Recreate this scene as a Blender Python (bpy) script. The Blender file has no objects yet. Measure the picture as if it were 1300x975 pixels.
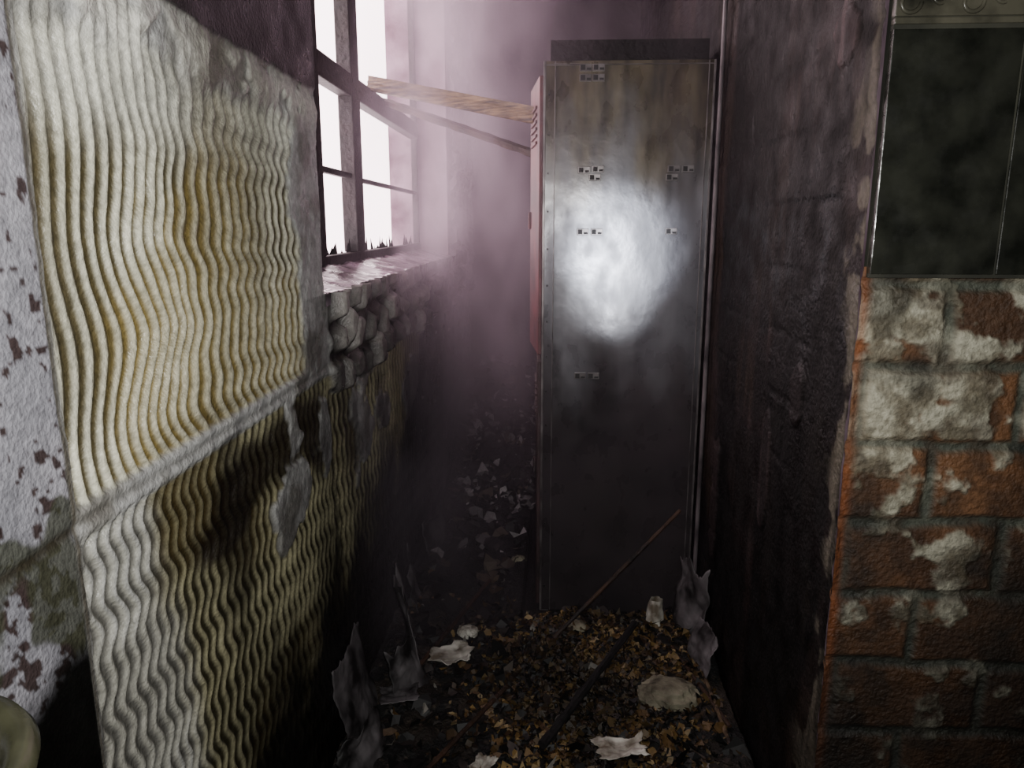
import bpy, math, random
import numpy as np
from mathutils import Vector, Matrix, Euler
random.seed(4); rng=np.random.default_rng(7)
C=bpy.context.scene.collection

# ---------------------------------------------------------------- noise
def _h(ix,iy,s):
    n=(ix.astype(np.int64)*374761393+iy.astype(np.int64)*668265263+s*1442695041)&0xffffffff
    n=((n^(n>>13))*1274126177)&0xffffffff
    return ((n^(n>>16))&0xffff)/65535.0
def vn(x,y,s=0):
    x=np.asarray(x,float);y=np.asarray(y,float)
    ix=np.floor(x);iy=np.floor(y);fx=x-ix;fy=y-iy
    fx=fx*fx*(3-2*fx);fy=fy*fy*(3-2*fy)
    a=_h(ix,iy,s);b=_h(ix+1,iy,s);c=_h(ix,iy+1,s);d=_h(ix+1,iy+1,s)
    return (a*(1-fx)+b*fx)*(1-fy)+(c*(1-fx)+d*fx)*fy
def fbm(x,y,s=0,o=4):
    t=0;a=.5;n=0
    for i in range(o):
        t=t+a*vn(x*2**i,y*2**i,s+i*17);n+=a;a*=.5
    return t/n
def ss(a,b,x):
    t=np.clip((x-a)/(b-a),0,1);return t*t*(3-2*t)
def lin(c):
    return np.array([v/12.92 if v<=.04045 else ((v+.055)/1.055)**2.4 for v in c])
def mixc(c,col,m):
    return c*(1-m[...,None])+lin(col)*m[...,None]
def G(y,z,y0,z0,a,b): return np.exp(-(((y-y0)/a)**2+((z-z0)/b)**2))

# ---------------------------------------------------------------- materials
def mat(name,col=None,rough=.7,metal=0,bump=.0,bscale=60,rvar=.0,attr=False,col2=None,nscale=8,spec=.5,stretch=(1,1,1),emis=None):
    m=bpy.data.materials.new(name);m.use_nodes=True
    nt=m.node_tree;N=nt.nodes;L=nt.links;b=N['Principled BSDF']
    b.inputs['Roughness'].default_value=rough;b.inputs['Metallic'].default_value=metal
    b.inputs['Specular IOR Level'].default_value=spec
    tc=N.new('ShaderNodeTexCoord');mp=N.new('ShaderNodeMapping');mp.inputs['Scale'].default_value=stretch
    L.new(tc.outputs['Object'],mp.inputs['Vector'])
    if attr:
        a=N.new('ShaderNodeAttribute');a.attribute_name='Col';src=a.outputs['Color']
        n=N.new('ShaderNodeTexNoise');n.inputs['Scale'].default_value=90;n.inputs['Detail'].default_value=4
        L.new(mp.outputs[0],n.inputs['Vector'])
        mr=N.new('ShaderNodeMapRange');mr.inputs['From Min'].default_value=.3;mr.inputs['From Max'].default_value=.7
        mr.inputs['To Min'].default_value=.68;mr.inputs['To Max'].default_value=1.15
        L.new(n.outputs['Fac'],mr.inputs['Value'])
        mx=N.new('ShaderNodeVectorMath');mx.operation='SCALE'
        L.new(src,mx.inputs[0]);L.new(mr.outputs[0],mx.inputs['Scale'])
        L.new(mx.outputs[0],b.inputs['Base Color'])
    else:
        c=tuple(lin(col))+(1,);c2=tuple(lin(col2 or [v*.6 for v in col]))+(1,)
        n=N.new('ShaderNodeTexNoise');n.inputs['Scale'].default_value=nscale;n.inputs['Detail'].default_value=6
        L.new(mp.outputs[0],n.inputs['Vector'])
        r=N.new('ShaderNodeValToRGB');r.color_ramp.elements[0].position=.35;r.color_ramp.elements[1].position=.65
        r.color_ramp.elements[0].color=c2;r.color_ramp.elements[1].color=c
        L.new(n.outputs['Fac'],r.inputs[0]);L.new(r.outputs[0],b.inputs['Base Color'])
    if rvar:
        n3=N.new('ShaderNodeTexNoise');n3.inputs['Scale'].default_value=nscale*1.7;n3.inputs['Detail'].default_value=5
        L.new(mp.outputs[0],n3.inputs['Vector'])
        m3=N.new('ShaderNodeMapRange');m3.inputs['From Min'].default_value=.3;m3.inputs['From Max'].default_value=.7
        m3.inputs['To Min'].default_value=max(.05,rough-rvar);m3.inputs['To Max'].default_value=min(1,rough+rvar)
        L.new(n3.outputs['Fac'],m3.inputs['Value']);L.new(m3.outputs[0],b.inputs['Roughness'])
    if bump:
        n2=N.new('ShaderNodeTexNoise');n2.inputs['Scale'].default_value=bscale;n2.inputs['Detail'].default_value=5
        L.new(tc.outputs['Object'],n2.inputs['Vector'])
        bp=N.new('ShaderNodeBump');bp.inputs['Strength'].default_value=bump;bp.inputs['Distance'].default_value=.01
        L.new(n2.outputs['Fac'],bp.inputs['Height']);L.new(bp.outputs[0],b.inputs['Normal'])
    return m

# ---------------------------------------------------------------- mesh helpers
def mesh_np(name,V,F,mat,col=None,smooth=True,parent=None,mats=None):
    me=bpy.data.meshes.new(name)
    V=np.asarray(V,float);F=np.asarray(F,int);k=F.shape[1]
    me.vertices.add(len(V));me.vertices.foreach_set('co',V.ravel())
    me.loops.add(F.size);me.loops.foreach_set('vertex_index',F.ravel())
    me.polygons.add(len(F));me.polygons.foreach_set('loop_start',np.arange(len(F))*k)
    me.polygons.foreach_set('loop_total',np.full(len(F),k))
    me.polygons.foreach_set('use_smooth',np.full(len(F),smooth))
    me.update(calc_edges=True);me.validate()
    if col is not None:
        a=me.color_attributes.new('Col','FLOAT_COLOR','POINT')
        c4=np.ones((len(V),4));c4[:,:3]=np.clip(col,0,1);a.data.foreach_set('color',c4.ravel())
    me.materials.append(mat)
    o=bpy.data.objects.new(name,me);C.objects.link(o)
    if parent:o.parent=parent
    return o
def grid(us,vs):
    U,Vv=np.meshgrid(us,vs,indexing='ij');n,m=U.shape
    i=np.arange(n-1)[:,None]*m+np.arange(m-1)[None,:]
    F=np.stack([i,i+m,i+m+1,i+1],-1).reshape(-1,4)
    return U,Vv,F
def box(name,lo,hi,mat,parent=None,bevel=0.0,rot=None,loc=None):
    lo=Vector(lo);hi=Vector(hi);c=(lo+hi)/2;s=(hi-lo)/2
    V=[(x*s.x,y*s.y,z*s.z) for x in(-1,1) for y in(-1,1) for z in(-1,1)]
    F=[(0,1,3,2),(4,6,7,5),(0,4,5,1),(2,3,7,6),(0,2,6,4),(1,5,7,3)]
    me=bpy.data.meshes.new(name);me.from_pydata(V,[],F);me.update();me.materials.append(mat)
    o=bpy.data.objects.new(name,me);C.objects.link(o);o.location=c
    if rot:o.rotation_euler=rot
    if bevel:
        b=o.modifiers.new('b','BEVEL');b.width=bevel;b.segments=2
    if parent:o.parent=parent
    return o
def empty(name,loc=(0,0,0)):
    e=bpy.data.objects.new(name,None);C.objects.link(e);e.location=loc;e.empty_display_size=.1;return e
def boxes_data(L):
    V=[];F=[]
    for lo,hi in L:
        k=len(V)
        V+=[(x,y,z) for x in(lo[0],hi[0]) for y in(lo[1],hi[1]) for z in(lo[2],hi[2])]
        F+=[[k+i for i in f] for f in[(0,1,3,2),(4,6,7,5),(0,4,5,1),(2,3,7,6),(0,2,6,4),(1,5,7,3)]]
    return V,F
def boxes(name,L,mat,parent=None,bevel=0):
    V,F=boxes_data(L);o=mesh_np(name,V,F,mat,smooth=False,parent=parent)
    if bevel:
        b=o.modifiers.new('b','BEVEL');b.width=bevel;b.segments=2
    return o

CEIL=2.9; XL=-.55; XR=.54; YE=5.0; WT=2.82
# =============================================================== WALL LEFT
ys=np.unique(np.concatenate([np.linspace(-1.5,.5,60),np.linspace(.5,1.76,480),np.linspace(1.76,4.05,330),np.linspace(4.05,YE,40)]).round(5))
zs=np.unique(np.concatenate([np.linspace(0,1.24,300),np.linspace(1.24,1.72,120),np.linspace(1.72,WT,52),np.linspace(WT,CEIL,4)]).round(5))
Y,Z,F=grid(ys,zs)
n1=fbm(Y*9,Z*9,1);n2=fbm(Y*28,Z*28,2);n3=fbm(Y*3,Z*3,3);n4=fbm(Y*70,Z*70,4,3)
ph=2.2*fbm(Y*1.3,Z*.9,8)
bigw=(.004+.017*G(Y,Z*0,1.0,0,.16,1))*np.sin(2*np.pi*Z/.24+1.1+ph*1.6)*(.4+.9*ss(1.62,1.2,Z))
smw=.0060*ss(.88,1.15,Y)*np.sin(2*np.pi*Z/.085+5*Y+ph)+.0075*ss(1.10,1.4,Y)*np.sin(2*np.pi*Z/.060+7*Y+ph*2)
sA=Y+bigw+smw+.004*(fbm(Y*5,Z*7,9)-.5)
uA=np.where(sA<1.1,(sA-.7)/.0275,(1.1-.7)/.0275+(sA-1.1)/.038)
rA=.5+.5*np.cos(2*np.pi*uA)
sB=Y+.0075*np.sin(2*np.pi*Z/.075+4*Y+1.5*fbm(Y*2,Z*1.5,12))+.006*np.sin(2*np.pi*Z/.2+2*Y)+.004*(fbm(Y*5,Z*7,13)-.5)
uB=np.where(sB<1.1,sB/.0265,1.1/.0265+(sB-1.1)/.033)
rB=.5+.5*np.cos(2*np.pi*np.where(Y>1.75,sB/.044,uB))
top=Z>1.06
fade=.75+.42*ss(.3,.6,fbm(Y*7,Z*5,17))
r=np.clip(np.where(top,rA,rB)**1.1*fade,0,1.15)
mTile=1-ss(.765,.772,Y)
mUp=ss(1.695,1.705,Z+.03*(n1-.5))
yr=1.60+.13*(fbm(Z*9,Y*2,30)-.5)
mA=ss(.775,.79,Y)*(1-ss(-.01,.01,Y-yr))*ss(1.075,1.085,Z)*(1-ss(1.585,1.655,Z+.16*(n1-.5)))
mB=ss(.775,.79,Y)*(1-ss(1.035,1.047,Z))
bare=ss(.66,.70,fbm(Y*5+3,Z*5,21)+.45*G(Y,Z,1.50,.83,.10,.05)+.5*G(Y,Z,1.74,.9,.045,.13)+.3*G(Y,Z,2.75,.80,.16,.10)+.22*G(Y,Z,2.1,.75,.06,.12)-.25*G(Y,Z,1.05,.85,.25,.25)-.05)
mB=mB*(1-bare)
mBrick=ss(1.77,1.8,Y)*ss(.98,1.0,Z+.08*(n1-.5))
mB=mB*(1-mBrick)
strip=(1-mA)*(1-mB)*(1-mTile)*(1-mUp)*(1-mBrick)
def brick(u,v,L,H,v0,u0,j=.012,rd=.5):
    k=np.floor((v-v0)/H);off=np.where(np.mod(k,2)==0,0,.5*L)
    fu=np.mod(u-u0+off,L);fv=(v-v0)-k*H
    d=np.minimum(np.minimum(fu,L-fu),np.minimum(fv,H-fv))
    bid=np.floor((u-u0+off)/L)
    return ss(j*.3,j*(1.0+rd),d),k,bid
bw=.03*(fbm(Y*11,Z*11,41)-.5)*2
def stones(u,v,cs,seed):
    iu=np.floor(u/cs);iv=np.floor(v/cs);d1=np.full(u.shape,9.);d2=np.full(u.shape,9.);idv=np.zeros(u.shape)
    for a in(-1,0,1):
        for b_ in(-1,0,1):
            cu=iu+a;cv=iv+b_
            pu=(cu+.5+.7*(_h(cu,cv,seed)-.5))*cs;pv=(cv+.5+.7*(_h(cu,cv,seed+1)-.5))*cs
            d=np.hypot(u-pu,v-pv)/cs;cl=d<d1
            d2=np.where(cl,d1,np.minimum(d2,d));idv=np.where(cl,_h(cu,cv,seed+2),idv);d1=np.where(cl,d,d1)
    return d1,d2,idv
d1,d2,sid=stones(Y+.3*bw,Z*.8+.01*(n1-.5),.085,901)
br=ss(.04,.45,d2-d1)
amp=.0076*(.75+.5*n1)
h=mA*amp*r+mB*amp*.9*r+mBrick*(br*.034*(.4+.9*sid)+.010*n2)+strip*(.003+.006*n1+.005*n2+.002*n4)+mTile*.012+mUp*(.013+.002*n1)
lumps=np.exp(-((Z-1.655)/.04)**2)*ss(.42,.52,fbm(Y*11,Z*11,33))*(1-mUp)
h=h+.007*lumps*(1-mTile)-.0014*n4*(mA+mB)
grout=np.exp(-(((Z-1.06-.012*(fbm(Y*6,Z*0,61)-.5)))/.006)**2)*.7
h=h-.004*grout
c=np.zeros(Y.shape+(3,));c[:]=lin((.60,.60,.58))
cr=mixc(np.zeros_like(c)+lin((.30,.27,.18)),(.84,.83,.75),ss(.10,.75,r))  # ridge shading put into the colour: troughs darkened, crests pale
yel=ss(.42,.60,fbm(Y*4,Z*3.5,51)+.25*G(Y,Z,1.05,1.22,.25,.2)-.05)*ss(.83,.95,Y)*.7
cr=mixc(cr,(.52,.45,.25),yel*(1-.55*r))
cr=mixc(cr,(.86,.86,.83),ss(1.46,1.58,Z)*.45)
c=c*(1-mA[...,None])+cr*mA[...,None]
cb=mixc(np.zeros_like(c)+lin((.20,.185,.13)),(.62,.60,.48),ss(.12,.8,r))  # lower panel: trough shade painted into the colour as well
wht=(1-ss(.96,1.06,Y+.10*(n1-.5)+.15*(Z-.6)))
cb=mixc(cb,(.70,.70,.69),wht*.85*(.22+.78*r))
cb=mixc(cb,(.26,.21,.11),ss(.42,.62,n3+.1*(n1-.5))*.55*(1-wht))
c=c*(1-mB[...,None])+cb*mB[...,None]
cs=mixc(np.zeros_like(c)+lin((.60,.60,.60)),(.84,.84,.83),n2)
cs=mixc(cs,(.42,.40,.36),ss(.52,.68,n1)*.65)
cs=mixc(cs,(.26,.25,.24),ss(1.04,.8,Z)*.45)
c=c*(1-strip[...,None])+cs*strip[...,None]
c=mixc(c,(.92,.91,.87),lumps*.85)
cbr=mixc(np.zeros_like(c)+lin((.04,.035,.035)),(.66,.64,.62),br*(.10+1.0*sid**1.3))
c=c*(1-mBrick[...,None])+cbr*mBrick[...,None]
ct=mixc(np.zeros_like(c)+lin((.54,.54,.57)),(.70,.69,.72),n1)
ct=mixc(ct,(.20,.12,.09),ss(.67,.70,fbm(Y*70,Z*70,71,2)+.12*ss(.4,.6,n3)+.10*ss(1.2,.9,Z)-.05)*.9)
dt=ss(.60,.63,fbm(Y*6,Z*6,77)+.05*G(Y,Z,.60,1.03,.06,.12)-.03)
ct=mixc(ct,(.27,.28,.22),dt*.85)
ct=mixc(ct,(.04,.04,.035),ss(.945,.90,Z+.06*(n1-.5)))
ct=mixc(ct,(.2,.18,.16),grout)
c=c*(1-mTile[...,None])+ct*mTile[...,None]
c=mixc(c,(.25,.22,.15),np.exp(-((Y-.773)/.004)**2)*.8)
c=mixc(c,(.03,.025,.028),mUp*.97)
burn=G(Y,Z,1.27,.955,.15,.07)+.9*G(Y,Z,1.5,.96,.12,.08)+.9*G(Y,Z,1.68,.93,.08,.13)+.6*G(Y,Z,1.15,.88,.12,.05)
c=mixc(c,(.08,.05,.035),np.clip(ss(.22,.65,burn*(.5+n1)),0,1)*.92*(1-bare*.7)*(Z<1.06))
c=mixc(c,(.33,.30,.23),ss(.48,.68,fbm(Y*5,Z*1.2,88))*.5*(Z>1.08)*(1-mUp)*(1-mTile))
c=mixc(c,(.10,.085,.075),ss(.50,.68,fbm(Y*9,Z*2.4,89))*.6*(Z<1.05)*ss(1.0,1.1,Y))
c=mixc(c,(.12,.10,.10),ss(1.52,1.72,Y+.25*(n1-.5))*.45*(Z<1.24)*(Y<1.80))
c=mixc(c,(.25,.22,.16),grout*.5)
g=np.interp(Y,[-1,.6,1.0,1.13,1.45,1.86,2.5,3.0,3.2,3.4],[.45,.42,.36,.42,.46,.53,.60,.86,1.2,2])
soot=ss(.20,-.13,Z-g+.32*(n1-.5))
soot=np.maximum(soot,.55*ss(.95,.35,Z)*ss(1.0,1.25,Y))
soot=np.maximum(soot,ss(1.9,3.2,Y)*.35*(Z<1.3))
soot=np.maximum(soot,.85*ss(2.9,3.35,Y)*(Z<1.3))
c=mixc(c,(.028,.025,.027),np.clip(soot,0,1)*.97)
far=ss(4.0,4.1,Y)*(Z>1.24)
c=mixc(c,(.50,.42,.48),far*(.4+.5*n1))  # purple light past the window put into the wall colour
c=mixc(c,(.06,.05,.06),ss(4.45,4.75,Y+.3*(n1-.5))*.95)  # painted purple light fades to near-black further along
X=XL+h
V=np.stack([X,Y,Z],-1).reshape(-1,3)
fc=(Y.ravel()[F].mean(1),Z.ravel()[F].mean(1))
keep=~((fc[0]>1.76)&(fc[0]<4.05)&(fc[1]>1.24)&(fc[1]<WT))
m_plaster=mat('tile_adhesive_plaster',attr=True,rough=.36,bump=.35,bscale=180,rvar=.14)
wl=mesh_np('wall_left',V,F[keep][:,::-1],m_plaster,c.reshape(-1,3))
m_rev=mat('reveal_plaster',(.66,.56,.62),.8,bump=.5,bscale=30,col2=(.38,.28,.33),nscale=6)
boxes('masonry_core',[((-.86,-1.5,0),(-.556,YE,1.22)),((-.86,-1.5,1.22),(-.556,1.755,CEIL)),((-.86,4.055,1.22),(-.556,YE,CEIL)),((-.86,1.755,WT+.005),(-.556,4.055,CEIL))],m_rev,parent=wl)

m_sill=mat('sill_sooty',(.58,.50,.56),.28,bump=.7,bscale=25,col2=(.18,.13,.16),nscale=7,rvar=.12)
us=np.linspace(1.762,4.048,160);vs=np.linspace(0,1,24)
U,Vv,Fs=grid(us,vs)
xx=-.528-.26*Vv-.03*(fbm(U*9,Vv,5)-.3)*(1-Vv)
zz=1.235+.06*Vv+.018*(fbm(U*12,Vv*3,6)-.5)
P=np.stack([xx,U,zz],-1).reshape(-1,3);nb=len(P);lowr=P.copy();lowr[:,2]-=.03
m=len(vs);e=np.arange(len(us)-1)*m
edge=np.stack([e,e+m,e+m+nb,e+nb],-1)
mesh_np('trim_1_window_sill',np.vstack([P,lowr]),np.vstack([Fs,edge]),m_sill)

# =============================================================== WINDOW
m_fr=mat('charred_window_frame',(.09,.05,.05),.6,bump=.6,bscale=50,col2=(.03,.02,.02),nscale=14)
win=empty('window_1',(-.72,2.9,1.8))
def wb(n,y0,y1,z0,z1,t=.02):
    b=box(n,(-.72-t,y0,z0),(-.72+t,y1,z1),m_fr,bevel=.004);b.parent=win;b.matrix_parent_inverse=Matrix.Translation((.72,-2.9,-1.8))
wb('bottom_rail',1.765,4.045,1.27,1.305,.02)
wb('top_rail',1.765,4.045,WT-.05,WT-.005,.02)
wb('jamb_near',1.765,1.81,1.305,WT-.05,.02);wb('jamb_far',4.01,4.045,1.305,WT-.05,.015)
wb('mullion_1',2.275,2.335,1.305,WT-.05,.022);wb('mullion_2',2.70,2.81,1.305,WT-.05,.026)
wb('transom',1.81,4.01,1.835,1.91,.024)
wb('muntin_low_a',1.81,2.285,1.56,1.58,.012);wb('muntin_low_b',2.33,2.74,1.56,1.58,.012);wb('muntin_low_c',2.81,4.01,1.555,1.572,.010)
wb('muntin_up',2.33,2.74,2.20,2.22,.010)
Vs=[];Fr=[]
for i in range(30):
    y=random.uniform(2.85,3.95) if i%3 else random.uniform(2.33,2.7);w=random.uniform(.02,.05);hh=random.uniform(.015,.06);k=len(Vs)
    Vs+=[(-.722,y-w,1.30),(-.722,y+w,1.30),(-.722,y+random.uniform(-w,w),1.30+hh)];Fr.append([k,k+1,k+2])
o=mesh_np('glass_shards',Vs,Fr,m_fr,smooth=False);o.parent=win;o.matrix_parent_inverse=Matrix.Translation((.72,-2.9,-1.8))

# =============================================================== WALL RIGHT (corridor side)
ys=np.unique(np.concatenate([np.linspace(1.33,2.6,360),np.linspace(2.6,YE,60)]).round(5));zs=np.linspace(0,CEIL,560)
Y,Z,F=grid(ys,zs)
n1=fbm(Y*7,Z*7,101);n2=fbm(Y*30,Z*30,102);n3=fbm(Y*3,Z*2,103)
wv=.018*(fbm(Y*12,Z*12,99)-.5)
br,bk,bi=brick(Y+wv,Z+wv,.28,.1445,1.3-.1445*9,1.40,.006,1.6)
ovr=ss(.34,.50,n3)
peel=G(Y,Z,1.80,.80,.06,.20)+.8*G(Y,Z,1.60,1.05,.05,.12)+.8*G(Y,Z,2.3,.55,.06,.35)+.5*G(Y,Z,1.5,1.75,.1,.12)
pk=ss(.50,.54,peel*.75+.5*(n1-.2))
h=br*.0035*(1-.85*ovr)+.008*n1+.005*n2+.006*pk
c=mixc(np.zeros(Y.shape+(3,))+lin((.055,.043,.040)),(.15,.12,.11),.25+.6*br*n1)
c=mixc(c,(.21,.165,.16),ss(.5,.7,fbm(Y*5,Z*9,120))*.55)
c=mixc(c,(.20,.155,.10),ss(.5,.7,fbm(Y*4,Z*3,125))*.4)
c=mixc(c,(.50,.42,.42),pk*.8)
c=mixc(c,(.50,.48,.42),ss(.54,.60,fbm(Y*12,Z*12,140)+.16*G(Y,Z*0,1.35,0,.05,1))*.55*ss(1.5,1.36,Y))
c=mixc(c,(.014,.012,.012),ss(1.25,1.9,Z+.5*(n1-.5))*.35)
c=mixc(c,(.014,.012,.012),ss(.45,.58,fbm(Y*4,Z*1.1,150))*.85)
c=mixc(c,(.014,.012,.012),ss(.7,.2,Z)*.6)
streak=ss(.46,.58,fbm(Y*16,Z*1.5,155));c=mixc(c,(.014,.012,.012),streak*.65)
edgej=.008*(fbm(Z*20,Z*0,160)-.5)*ss(1.36,1.33,Y)
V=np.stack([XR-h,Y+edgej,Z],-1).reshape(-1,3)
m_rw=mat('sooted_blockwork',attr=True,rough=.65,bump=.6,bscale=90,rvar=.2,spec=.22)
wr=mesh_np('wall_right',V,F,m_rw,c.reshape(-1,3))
# =============================================================== WALL FRONT
xs=np.linspace(XR-.006,1.7,520);zs=np.linspace(0,1.33,560)
Xg,Z,F=grid(xs,zs)
wv=.016*(fbm(Xg*14,Z*14,199)-.5)
br,bk,bi=brick(Xg+wv,Z+wv,.28,.1445,1.3-.1445*9,.69,.009,.9)
n1=fbm(Xg*8,Z*8,201);n2=fbm(Xg*35,Z*35,202);n3=fbm(Xg*3,Z*3,203)
rn=fbm(Xg*16,Z*16,210,5)+.27*ss(.60,1.15,Z)-.235+.10*np.exp(-((Xg-.62)/.06)**2)*ss(.6,1,Z)+.16*(fbm(Xg*4,Z*4,212)-.5)
res=ss(.43,.54,rn)
h=br*.007+.004*n1+.003*n2+.0035*res
bc=mixc(np.zeros(Xg.shape+(3,))+lin((.37,.24,.15)),(.54,.38,.25),fbm(bk*5.1+Xg,bi*3.7+Z,220,2)*.6+.4*n2)
bc=mixc(bc,(.20,.14,.10),ss(.42,.62,n1)*.75)
c=mixc(np.zeros(Xg.shape+(3,))+lin((.20,.22,.19)),(.38,.39,.34),n2)
c=c*(1-br[...,None])+bc*br[...,None]
rc=mixc(np.zeros(Xg.shape+(3,))+lin((.46,.44,.37)),(.76,.75,.67),ss(.3,.7,n2))
m_=res*(.35+.65*br)*.88;c=c*(1-m_[...,None])+rc*m_[...,None]
c=mixc(c,(.24,.18,.13),ss(.46,.66,fbm(Xg*22,Z*22,240))*.55)
c=mixc(c,(.10,.10,.09),ss(.48,.62,fbm(Xg*7,Z*7,245))*.6)
c=mixc(c,(.04,.036,.03),ss(1.0,.35,Z+.3*(n1-.5))*.80)
c=mixc(c,(.55,.30,.14),np.exp(-((Xg-XR)/.010)**2)*.6*ss(.2,.8,Z))
edgej=np.where(Xg<XR+.01,.012*(fbm(Z*16,Z*0,230)-.6),0)
V=np.stack([Xg-np.abs(edgej)*.3,1.338-h,Z],-1).reshape(-1,3)
m_bw=mat('hollow_clay_block',attr=True,rough=.68,bump=.7,bscale=110,rvar=.15)
wf=mesh_np('wall_front',V,F[:,::-1].copy(),m_bw,c.reshape(-1,3))
boxes('masonry_core',[((XR+.004,1.342,0),(1.7,YE,CEIL))],m_rev,parent=wf)
m_tile=mat('sooted_glazed_tile',(.19,.195,.17),.24,bump=.12,bscale=25,col2=(.10,.105,.092),nscale=16,rvar=.14)
m_tgr=mat('tile_grout',(.26,.26,.22),.9)
wt=empty('wall_tiles',(XR,1.33,1.3))
def pt(o,e):o.parent=e;o.matrix_parent_inverse=Matrix.Translation(-e.location)
L=[]
colx=[XR-.002,.745,.995,1.245,1.495,1.70]
rows=[(1.318,1.705),(1.80,2.187),(2.19,2.577)]
for z0,z1 in rows:
    for a,b in zip(colx[:-1],colx[1:]): L.append(((a+.0018,1.312,z0),(b-.0018,1.326,z1)))
pt(boxes('field_tiles',L,m_tile,bevel=.0015),wt)
pt(boxes('grout_bed',[((XR,1.3145,1.312),(1.7,1.3395,CEIL))],m_tgr),wt)
m_bt=mat('border_tile',(.36,.35,.30),.3,bump=.1,col2=(.13,.13,.11),nscale=14)
L=[((a+.0012,1.310,1.712),(b-.0012,1.326,1.722)) for a,b in zip(colx[:-1],colx[1:])]
L+=[((a+.0012,1.311,1.7235),(b-.0012,1.326,1.793)) for a,b in zip(colx[:-1],colx[1:])]
pt(boxes('border_tiles',L,m_bt,bevel=.002),wt)
VV=[];FF=[]
for i in range(24):
    cx=.56+i*.048;cz=1.748+(.004 if i%2 else -.004);R=.018
    k=len(VV);n=22;q=6
    for a in range(n):
        th=a/(n-1)*math.pi*1.6*(1 if i%2 else -1);rr=R*(1-.5*a/n)
        for b in range(q):
            ph_=2*math.pi*b/q;w=.0035
            VV.append((cx+(rr+w*math.cos(ph_))*math.cos(th),1.310-w*.8*math.sin(ph_),cz+(rr+w*math.cos(ph_))*math.sin(th)))
    for a in range(n-1):
        for b in range(q): FF.append([k+a*q+b,k+a*q+(b+1)%q,k+(a+1)*q+(b+1)%q,k+(a+1)*q+b])
pt(mesh_np('border_relief',VV,FF,m_bt),wt)

# =============================================================== rest of the shell
m_dark=mat('smoke_blackened_plaster',(.10,.085,.09),.85,bump=.5,bscale=20,col2=(.03,.025,.028),nscale=3)
boxes('wall_back',[((-.86,YE,0),(1.7,YE+.15,CEIL))],m_dark)
boxes('wall_rear',[((-.86,-1.65,0),(1.85,-1.5,CEIL))],m_dark)
boxes('wall_side',[((1.7,-1.5,0),(1.85,1.34,CEIL))],m_dark)
boxes('ceiling',[((-.86,-1.65,CEIL),(1.85,YE+.15,CEIL+.12))],m_dark)
m_fl=mat('burnt_floor',(.07,.06,.055),.8,bump=.5,bscale=30,col2=(.02,.02,.02),nscale=6)
boxes('floor',[((-.86,-1.65,-.12),(1.85,YE+.15,0))],m_fl)

# =============================================================== LOCKER
lk=empty('metal_locker',(.25,2.9,0))
m_lk=bpy.data.materials.new('scorched_shaded_steel');m_lk.use_nodes=True
nt=m_lk.node_tree;N=nt.nodes;Lk=nt.links;b=N['Principled BSDF']
tc=N.new('ShaderNodeTexCoord')
def nz(sc,st,d=6):
    mp=N.new('ShaderNodeMapping');mp.inputs['Scale'].default_value=st;Lk.new(tc.outputs['Object'],mp.inputs['Vector'])
    n=N.new('ShaderNodeTexNoise');n.inputs['Scale'].default_value=sc;n.inputs['Detail'].default_value=d;Lk.new(mp.outputs[0],n.inputs['Vector']);return n
def ramp(src,els):
    r=N.new('ShaderNodeValToRGB');e=r.color_ramp.elements
    e[0].position=els[0][0];e[0].color=tuple(lin(els[0][1]))+(1,);e[1].position=els[-1][0];e[1].color=tuple(lin(els[-1][1]))+(1,)
    for p,cc in els[1:-1]:
        q=e.new(p);q.color=tuple(lin(cc))+(1,)
    Lk.new(src,r.inputs[0]);return r
def mixn(fac,a,b_):
    m=N.new('ShaderNodeMix');m.data_type='RGBA';Lk.new(fac,m.inputs['Factor']);Lk.new(a,m.inputs['A']);Lk.new(b_,m.inputs['B']);return m.outputs['Result']
r1=ramp(nz(5,(2.5,1,.5)).outputs['Fac'],[(.3,(.32,.32,.34)),(.5,(.39,.39,.41)),(.7,(.44,.44,.46))])  # lit blue-grey of the panel's middle put into the base colour
r2=ramp(nz(7,(3,1,.8)).outputs['Fac'],[(.35,(.19,.165,.13)),(.65,(.38,.345,.27))])
sep=N.new('ShaderNodeSeparateXYZ');Lk.new(tc.outputs['Object'],sep.inputs[0])
def rng_(src,a,b_,lo=0,hi=1):
    m=N.new('ShaderNodeMapRange');m.interpolation_type='SMOOTHSTEP';m.inputs['From Min'].default_value=a;m.inputs['From Max'].default_value=b_;m.inputs['To Min'].default_value=lo;m.inputs['To Max'].default_value=hi;Lk.new(src,m.inputs['Value']);return m.outputs[0]
def math_(op,a,b_):
    m=N.new('ShaderNodeMath');m.operation=op
    for i,v in enumerate((a,b_)):
        if isinstance(v,(int,float)):m.inputs[i].default_value=v
        else:Lk.new(v,m.inputs[i])
    return m.outputs[0]
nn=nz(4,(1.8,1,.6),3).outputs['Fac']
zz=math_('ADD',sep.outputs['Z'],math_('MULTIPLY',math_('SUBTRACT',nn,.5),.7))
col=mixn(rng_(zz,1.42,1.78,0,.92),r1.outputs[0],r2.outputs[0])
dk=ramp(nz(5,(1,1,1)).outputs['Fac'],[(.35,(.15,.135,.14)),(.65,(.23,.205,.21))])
col=mixn(rng_(zz,1.15,.75,0,.92),col,dk.outputs[0])  # dim, hazy lower half painted into the panel colour
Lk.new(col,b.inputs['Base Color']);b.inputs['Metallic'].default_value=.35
Lk.new(rng_(nz(14,(1,1,.7)).outputs['Fac'],.3,.7,.24,.38),b.inputs['Roughness'])
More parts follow.
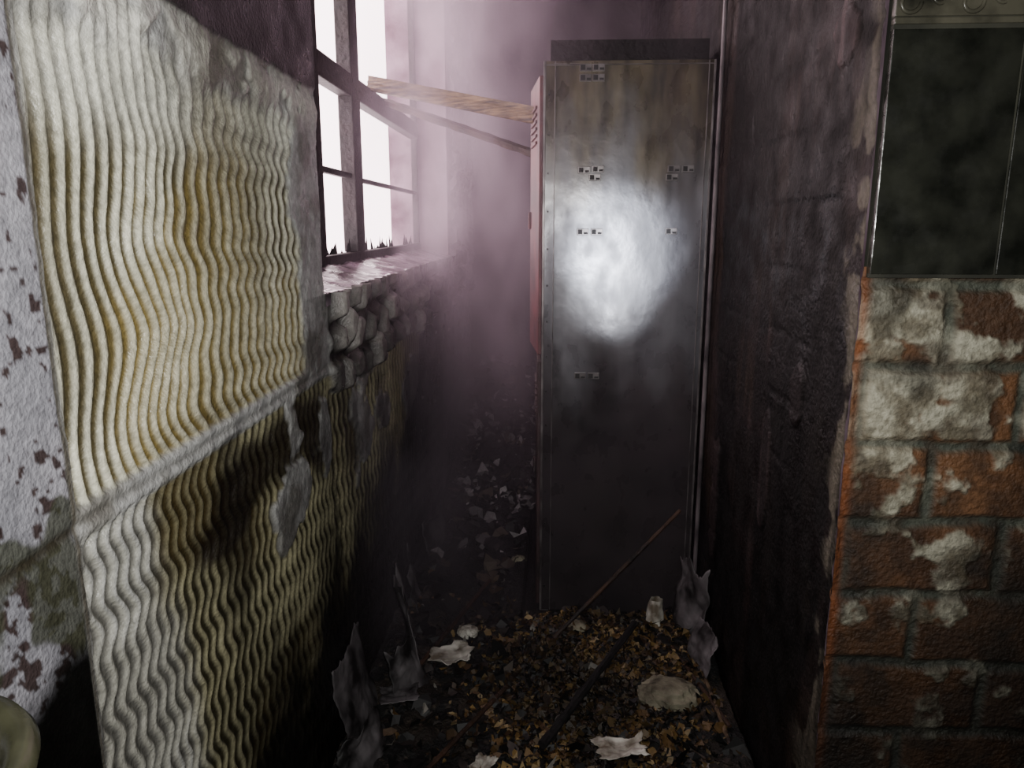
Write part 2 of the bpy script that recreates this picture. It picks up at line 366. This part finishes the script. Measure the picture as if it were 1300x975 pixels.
bp=N.new('ShaderNodeBump');bp.inputs['Strength'].default_value=.12;bp.inputs['Distance'].default_value=.01;Lk.new(nz(12,(1,1,1),4).outputs['Fac'],bp.inputs['Height']);Lk.new(bp.outputs[0],b.inputs['Normal'])
m_hole=mat('locker_slot_dark',(.03,.03,.03),.6)
m_edge=mat('bare_steel_edge',(.50,.48,.48),.35,metal=.5,col2=(.26,.24,.24),nscale=12)
m_red=mat('scorched_red_paint',(.42,.24,.25),.5,bump=.3,bscale=60,col2=(.22,.15,.16),nscale=7)
m_red2=mat('burnt_door_paint',(.26,.17,.17),.6,bump=.4,bscale=60,col2=(.08,.06,.06),nscale=8)
LX0,LX1,LY0,LY1,LZ=-.03,.50,2.5,3.4,1.9
def lp(o):o.parent=lk;o.matrix_parent_inverse=Matrix.Translation(-lk.location);return o
t=.006
Ux,Uz,Fp=grid(np.linspace(LX0,LX1,60),np.linspace(.03,LZ,180))
by=LY0+.006*(fbm(Ux*3,Uz*2,301,2)-.5)*2*ss(0,.05,Ux-LX0)*ss(0,.05,LX1-Ux)
lp(mesh_np('side_panel_near',np.stack([Ux,by,Uz],-1).reshape(-1,3),Fp,m_lk))
lp(boxes('carcass',[((LX0,LY0+.012,.03),(LX1,LY0+.018,LZ)),((LX0,LY1-t,.03),(LX1,LY1,LZ)),((LX1-t,LY0+.012,.03),(LX1,LY1,LZ)),((LX0,LY0,LZ-t),(LX1,LY1,LZ+.001)),((LX0,LY0+.012,.03),(LX1,LY1,.04)),
  ((LX0,2.8,.03),(LX1,2.806,LZ)),((LX0,3.1,.03),(LX1,3.106,LZ)),((LX0,LY0+.01,.95),(LX1,LY1,.956))],m_lk))
lp(boxes('edge_flanges',[((LX0-.002,LY0-.006,.03),(LX0+.006,LY0+.018,LZ)),((LX0+.034,LY0-.004,.03),(LX0+.037,LY0+.006,LZ)),((LX1-.020,LY0-.005,.03),(LX1-.017,LY0+.006,LZ)),((LX1-.004,LY0-.006,.03),(LX1+.002,LY0+.018,LZ)),((LX0,LY0-.004,LZ-.012),(LX1,LY0+.004,LZ-.009))],m_edge,bevel=.001))
lp(boxes('feet',[((x,y,0),(x+.03,y+.03,.032)) for x in(LX0,LX1-.03) for y in(LY0+.01,LY1-.04)],m_edge))
slots=[];rim=[]
for cx,cz in[(.10,1.850),(.14,1.850),(.10,1.88),(.14,1.88),(.10,1.572),(.145,1.575),(.385,1.575),(.43,1.575),(.10,1.378),(.145,1.378),(.385,1.38),(.10,.90),(.145,.90),(.135,1.549),(.38,1.549)]:
    w,hh=.016,.0075
    slots.append(((cx-w,LY0-.0095,cz-hh),(cx-.002,LY0+.002,cz+hh)));slots.append(((cx+.003,LY0-.0095,cz-hh),(cx+w,LY0+.002,cz-.001)))
    rim.append(((cx-w-.003,LY0-.0075,cz-hh-.003),(cx+w+.003,LY0+.002,cz+hh+.003)))
lp(boxes('slot_rims',rim,m_edge,bevel=.001));lp(boxes('slots',slots,m_hole))
riv=[((LX0+.013,LY0-.0085,z),(LX0+.018,LY0,z+.005)) for z in np.arange(.12,1.88,.12)]
lp(boxes('rivets',riv,m_hole))
def door(name,y0,y1,z0,z1,ang,m_,handle=True):
    w=y1-y0;L=[((-.012,0,z0),(0,w,z1))]
    for k in range(6):
        zz=z1-.09-k*.022;L.append(((-.019,w*.22,zz),(-.010,w*.78,zz+.009)))
    if handle:L+=[((-.022,w-.035,(z0+z1)/2-.03),(-.012,w-.02,(z0+z1)/2+.03))]
    o=boxes(name,L,m_,bevel=.002);o.location=(LX0-.002,y0,0);o.rotation_euler=(0,0,ang);lp(o);return o
door('door_top_ajar',2.505,2.795,.97,1.86,math.radians(7),m_red)
door('door_low_ajar',2.505,2.795,.05,.945,math.radians(2),m_red2)
for i,y in enumerate((2.81,3.11)):
    door(f'door_top_{i}',y,y+.285,.97,1.88,0,m_red2);door(f'door_low_{i}',y,y+.285,.05,.945,0,m_red2)
m_char=mat('char',(.07,.055,.06),.8,bump=.8,bscale=40,col2=(.02,.015,.02),nscale=12)
cb=empty('charred_tray',(.25,2.8,1.901))
for nme,lo,hi in[('base',(LX0+.02,2.56,1.902),(LX1-.01,3.15,1.912)),('side_front',(LX0+.02,2.56,1.912),(LX1-.01,2.572,1.975)),('side_back',(LX0+.02,3.138,1.912),(LX1-.01,3.15,1.975)),('side_l',(LX0+.02,2.572,1.912),(LX0+.032,3.138,1.965)),('side_r',(LX1-.022,2.572,1.912),(LX1-.01,3.138,1.965))]:
    o=boxes(nme,[(lo,hi)],m_char);o.parent=cb;o.matrix_parent_inverse=Matrix.Translation(-cb.location)

# =============================================================== sticks, pipe, beam
def stick(name,p0,p1,w,hgt,mat_,jit=.1,n=18,sides=8,bend=0.0,square=False):
    p0=Vector(p0);p1=Vector(p1);d=(p1-p0).normalized();up=Vector((0,0,1))
    if abs(d.z)>.99:up=Vector((1,0,0))
    s=d.cross(up).normalized();u=s.cross(d).normalized();V=[];F=[]
    for i in range(n+1):
        f=i/n;c_=p0.lerp(p1,f)+u*bend*math.sin(math.pi*f)
        for k in range(sides):
            a=2*math.pi*(k+.5)/sides
            ca,sa=math.cos(a),math.sin(a)
            if square:
                q=max(abs(ca),abs(sa));ca/=q;sa/=q
                if k%2: ca*=.84;sa*=.84
            j=1+random.uniform(-jit,jit)
            V.append(c_+s*ca*w/2*j+u*sa*hgt/2*j)
    for i in range(n):
        for k in range(sides):F.append([i*sides+k,i*sides+(k+1)%sides,(i+1)*sides+(k+1)%sides,(i+1)*sides+k])
    me=bpy.data.meshes.new(name);F.append(list(range(sides))[::-1]);F.append([n*sides+k for k in range(sides)])
    me.from_pydata([tuple(v) for v in V],[],F);me.update();me.materials.append(mat_)
    o=bpy.data.objects.new(name,me);C.objects.link(o);return o
m_wood=mat('scorched_pale_timber',(.52,.43,.32),.6,bump=.5,bscale=60,col2=(.13,.09,.07),nscale=9,stretch=(1,2,14))
m_wd=mat('burnt_brown_wood',(.26,.17,.11),.7,bump=.6,bscale=60,col2=(.08,.05,.04),nscale=12)
stick('fallen_timber_batten',(-.70,3.02,1.93),(-.055,2.70,1.765),.05,.055,m_wood,.012,10,20,square=True)
stick('charred_batten',(-.70,3.25,1.90),(-.07,2.9,1.66),.04,.03,m_wd,.12,24,8,square=True)
m_pipe=mat('painted_conduit',(.42,.39,.40),.4,col2=(.18,.16,.17),nscale=9)
stick('conduit_pipe',(.512,2.46,.0),(.512,2.46,CEIL),.014,.014,m_pipe,.0,40,12)

# =============================================================== RUBBLE
def rub_h(x,y):
    return .012+.05*fbm(x*6,y*6,401)+.03*fbm(x*22,y*22,402)+.02*ss(.25,.5,np.abs(x))+.42*ss(3.7,4.9,y)*(.6+.8*fbm(x*3,y*3,403))
xs=np.linspace(XL+.015,XR-.022,220);ys=np.concatenate([np.linspace(1.35,2.6,240),np.linspace(2.61,4.99,240)])
Xg,Yg,F=grid(xs,ys)
edgef=ss(1.35,1.45,Yg)
H=rub_h(Xg,Yg)*edgef+.001
inl=(Xg>LX0-.06)&(Yg>2.44)&(Yg<3.46)
H=np.where(inl,np.minimum(H,.02),H)
n=fbm(Xg*14,Yg*14,405);n2=fbm(Xg*50,Yg*50,406)
c=mixc(np.zeros(Xg.shape+(3,))+lin((.025,.022,.022)),(.12,.09,.06),ss(.45,.65,n)*ss(2.7,2.2,Yg))
c=mixc(c,(.28,.24,.20),ss(.62,.72,n2)*.6*ss(2.7,2.3,Yg))
m_rub=mat('ash_rubble',attr=True,rough=.75,bump=.9,bscale=120)
mesh_np('ash_rubble',np.stack([Xg,Yg,H],-1).reshape(-1,3),F,m_rub,c.reshape(-1,3))
def scatter(name,N_,fx,fy,smin,smax,cols,wts,lift=.012):
    V=[];F=[];Cc=[]
    cols=[lin(c_) for c_ in cols]
    for i in range(N_):
        x=fx();y=fy()
        if not(XL+.04<x<XR-.05):continue
        if x>LX0-.09 and 2.44<y<3.45:continue
        z=float(rub_h(np.array(x),np.array(y)))+random.uniform(0,lift)
        s=random.uniform(smin,smax)*random.choice((.6,1,1,1.3));R=Euler((random.gauss(0,.55),random.gauss(0,.55),random.uniform(0,6.28))).to_matrix()
        w=s*random.uniform(.35,.8);cv=random.uniform(-.35,.5)*s;k=len(V)
        pts=[(-s/2,random.uniform(-.2,.2)*w,cv),(-s*.2,-w/2,0),(s*.25,-w*.42,.0),(s/2,random.uniform(-.3,.3)*w,cv*.8),(s*.2,w/2,random.uniform(0,.15)*s),(-s*.25,w*.4,0)]
        cc=random.choices(cols,wts)[0]*random.uniform(.5,1.3)
        patch=float(fbm(np.array(x*7.),np.array(y*7.),444,2));cc=cc*(.22+.95*max(0,min(1,(patch-.32)/.3)))
        for p in pts:
            q=R@Vector(p)+Vector((x,y,z));q.z=max(q.z,.004);V.append(tuple(q));Cc.append(cc)
        F+=[[k,k+1,k+5],[k+1,k+2,k+5],[k+2,k+4,k+5],[k+2,k+3,k+4]]
    return mesh_np(name,V,F,m_lit,np.array(Cc),smooth=False)
m_lit=mat('leaf_litter',attr=True,rough=.6)
scatter('leaf_litter',8000,lambda:random.gauss(.14,.16),lambda:random.triangular(1.45,2.55,2.05),.012,.036,[(.36,.27,.14),(.46,.37,.21),(.22,.15,.08),(.06,.045,.035),(.56,.48,.34)],[4,3,3,5,1])
scatter('paper_scraps',750,lambda:random.uniform(-.5,.5),lambda:random.uniform(1.5,2.8),.015,.07,[(.55,.53,.50),(.25,.22,.21),(.05,.045,.045),(.36,.28,.20)],[1,2,8,2])
scatter('far_debris',1500,lambda:random.uniform(-.5,.3),lambda:random.triangular(2.5,4.95,4.4),.02,.09,[(.72,.69,.70),(.25,.22,.22),(.05,.045,.045),(.4,.35,.3)],[3,2,6,2],.03)

# =============================================================== loose things
def sheet(name,loc,rotz,w,hgt,lean,curl,mat_,seed,flat=False,ragged=.25):
    us=np.linspace(-.5,.5,26);vs=np.linspace(0,1,30);U,Vv,F=grid(us,vs)
    rag=1-ragged*fbm(U*6,Vv*0+seed,seed)
    x=U*w*(1-ragged*fbm(Vv*5,U*0,seed+3));
    if flat:
        y=(Vv-.5)*hgt*rag;z=.012+curl*hgt*(U**2*2+((Vv-.5)**2)*1.5)+.02*fbm(U*4,Vv*4,seed+5)
    else:
        z=Vv*hgt*rag;y=Vv*lean+curl*hgt*np.sin(Vv*2.6)*.5+curl*w*U**2*2+.03*(fbm(U*3,Vv*4,seed+5)-.5)
    o=mesh_np(name,np.stack([x,y,z],-1).reshape(-1,3),F,mat_)
    o.location=loc;o.rotation_euler=(0,0,rotz)
    s=o.modifiers.new('s','SOLIDIFY');s.thickness=.002;return o
m_pap=mat('scorched_sheet',(.46,.44,.45),.6,bump=.4,bscale=30,col2=(.07,.06,.06),nscale=9)
m_pap2=mat('pale_paper',(.85,.84,.80),.6,bump=.3,bscale=30,col2=(.40,.36,.30),nscale=18)
r90=math.pi/2
sheet('warped_lining_sheet',(-.47,1.80,.03),r90,.30,.30,.05,.10,m_pap,11)
sheet('warped_lining_sheet',(-.43,2.08,.03),r90+.35,.24,.36,.04,-.10,m_pap,23)
sheet('warped_lining_sheet',(-.40,1.62,.03),r90-.25,.22,.16,.05,.2,m_pap,31)
sheet('warped_lining_sheet',(-.36,1.92,.03),r90-.5,.16,.20,.05,.2,m_pap,37)
sheet('warped_lining_sheet',(-.45,2.50,.03),r90+.2,.26,.22,.04,.10,m_pap,71)
sheet('warped_lining_sheet',(-.44,2.95,.03),r90-.2,.24,.20,.04,.10,m_pap,73)
sheet('warped_lining_sheet',(.44,2.32,.03),-r90+.4,.2,.30,.03,.12,m_pap,41)
sheet('warped_lining_sheet',(.46,2.08,.03),-r90+.2,.16,.20,.03,-.1,m_pap,47)
sheet('torn_paper',(-.30,2.10,.06),.5,.17,.14,0,.15,m_pap2,53,True,.6)
sheet('torn_paper',(.19,1.70,.06),.2,.17,.10,0,.1,m_pap2,59,True,.5)
sheet('torn_paper',(-.16,1.62,.06),1.2,.10,.07,0,.1,m_pap2,61,True,.5)
sheet('torn_paper',(-.42,1.88,.07),.2,.12,.08,0,.1,m_pap,67,True)
stick('charred_stick',(-.01,1.70,.085),(.29,2.30,.095),.024,.024,m_char,.2,24)
stick('wooden_stick',(.02,2.24,.07),(.455,2.478,.43),.014,.014,m_wd,.12,24)
stick('wooden_lath',(.465,2.26,.08),(.475,1.72,.085),.012,.010,m_wood,.15,20)
stick('wooden_lath',(.40,2.2,.075),(.49,1.80,.085),.012,.010,m_wd,.15,20)
stick('wooden_lath',(-.30,1.60,.075),(-.12,1.95,.08),.014,.012,m_wd,.15,20)
stick('wooden_lath',(-.42,1.95,.08),(-.22,2.6,.09),.016,.014,m_wd,.15,20)
def chunk(name,loc,r,sc,mat_,seed):
    import bmesh
    bm=bmesh.new();bmesh.ops.create_icosphere(bm,subdivisions=4,radius=r)
    for v in bm.verts:
        d=v.co.normalized();q=float(fbm(np.array(d.x*2.3+d.z+5),np.array(d.y*2.3-d.z+5),seed))
        v.co=Vector((v.co.x*sc[0],v.co.y*sc[1],v.co.z*sc[2]))*(.65+.8*q)
        v.co=Vector([round(k/(r*.25))*(r*.25)*.35+k*.65 for k in v.co])
    me=bpy.data.meshes.new(name);bm.to_mesh(me);bm.free();me.materials.append(mat_)
    o=bpy.data.objects.new(name,me);C.objects.link(o);o.location=loc;return o
m_pl=mat('plaster_chunk',(.56,.54,.46),.8,bump=.6,bscale=50,col2=(.26,.24,.19),nscale=14)
chunk('plaster_chunk',(.35,1.95,.075),.07,(1.1,.9,.5),m_pl,501)
chunk('plaster_chunk',(-.27,2.27,.065),.028,(1.2,.9,.7),m_pap2,507)
chunk('plaster_chunk',(.10,2.33,.06),.03,(1.2,.9,.7),m_pl,511)
chunk('plaster_chunk',(-.12,2.85,.06),.024,(1.2,.9,.6),m_pl,515)
n=28;VV=[];FF=[]
for i in range(9):
    f=i/8
    for k in range(n):
        a=2*math.pi*k/n;rr=(.036-.016*f)*(1+.10*math.sin(5*a+i)+.06*math.sin(9*a))
        VV.append((rr*math.cos(a)+.006*f,rr*math.sin(a),.10*f))
for i in range(8):
    for k in range(n):FF.append([i*n+k,i*n+(k+1)%n,(i+1)*n+(k+1)%n,(i+1)*n+k])
o=mesh_np('crumpled_paper_cup',VV,FF,m_pap2);o.location=(.365,2.38,.045)

# =============================================================== WASHBASIN
m_bas=mat('dirty_ceramic',(.34,.34,.26),.25,bump=.1,col2=(.09,.09,.05),nscale=9)
prof=[(.0,-.10),(.06,-.10),(.11,-.07),(.135,-.02),(.14,0),(.15,.006),(.162,.004),(.168,-.006),(.16,-.03),(.13,-.09),(.07,-.14),(0,-.15)]
n=40;VV=[];FF=[]
for r_,z_ in prof:
    for k in range(n+1):
        a=-math.pi/2+math.pi*k/n
        VV.append((r_*math.cos(a)*.8,r_*math.sin(a),z_))
for i in range(len(prof)-1):
    for k in range(n):
        a=i*(n+1)+k;FF.append([a,a+1,a+n+2,a+n+1])
o=mesh_np('washbasin',VV,FF,m_bas);o.location=(XL+.013,.435,.97)

# =============================================================== SMOKE
sm=boxes('smoke_haze',[((XL+.02,1.45,.02),(XR-.02,YE-.02,CEIL-.02))],m_dark)
sm.data.materials.clear()
m=bpy.data.materials.new('smoke_volume');m.use_nodes=True;nt=m.node_tree;N=nt.nodes;Lk=nt.links
m.cycles.volume_step_rate=3.0
for x in list(N):
    if x.type!='OUTPUT_MATERIAL':N.remove(x)
out=[x for x in N if x.type=='OUTPUT_MATERIAL'][0]
pv=N.new('ShaderNodeVolumePrincipled');pv.inputs['Color'].default_value=(.78,.64,.76,1);pv.inputs['Anisotropy'].default_value=.2
tc=N.new('ShaderNodeTexCoord')
n_=nz(3.6,(1,.8,.55),2).outputs['Fac']
f=rng_(n_,.42,.60,.06,1.0)
sep=N.new('ShaderNodeSeparateXYZ');Lk.new(tc.outputs['Object'],sep.inputs[0])
gx=rng_(sep.outputs['X'],.10,-.50,.24,2.0)
gy=rng_(sep.outputs['Y'],1.6,2.7,.08,1.0)
gz=rng_(sep.outputs['Z'],.0,.9,.6,1.0)
d=math_('MULTIPLY',math_('MULTIPLY',math_('MULTIPLY',f,gx),gy),math_('MULTIPLY',gz,.70))
Lk.new(d,pv.inputs['Density']);Lk.new(pv.outputs[0],out.inputs['Volume'])
sm.data.materials.append(m)

# =============================================================== LIGHT
w=bpy.data.worlds.new('overcast_sky');bpy.context.scene.world=w;w.use_nodes=True
bg=w.node_tree.nodes['Background'];bg.inputs[0].default_value=(1,.79,.82,1);bg.inputs[1].default_value=8
pl=bpy.data.lights.new('window_portal','AREA');pl.shape='RECTANGLE'
pl.cycles.is_portal=True
po=bpy.data.objects.new('window_portal',pl);C.objects.link(po);po.location=(-.87,2.9,2.03)
po.rotation_euler=Vector((1,0,0)).to_track_quat('-Z','Y').to_euler()
pl.size=2.4;pl.size_y=1.7
def spot(name,loc,tgt,e,size,blend,rad,col=(1,1,1)):
    l=bpy.data.lights.new(name,'SPOT');l.energy=e;l.spot_size=math.radians(size);l.spot_blend=blend;l.shadow_soft_size=rad;l.color=col
    o=bpy.data.objects.new(name,l);C.objects.link(o);o.location=loc
    o.rotation_euler=(Vector(tgt)-Vector(loc)).to_track_quat('-Z','Y').to_euler();return o
spot('phone_flash',(.02,.0,1.47),(-.20,2.0,1.30),82,140,1.0,.012,(1,.985,.95))
spot('torch_beam',(.20,.0,1.24),(.235,2.5,1.33),250,11,.8,.02,(.86,.91,1))
spot('torch_beam',(.34,-.05,1.0),(.20,2.5,1.17),110,8,1.0,.02,(.93,.96,1))

# =============================================================== CAMERA
cam=bpy.data.cameras.new('camera');co=bpy.data.objects.new('camera',cam);C.objects.link(co)
cam.sensor_width=36;cam.lens=36*950/1300;cam.clip_start=.02
co.location=(0,0,1.4);co.rotation_euler=(math.radians(78),0,math.radians(3))
bpy.context.scene.camera=co
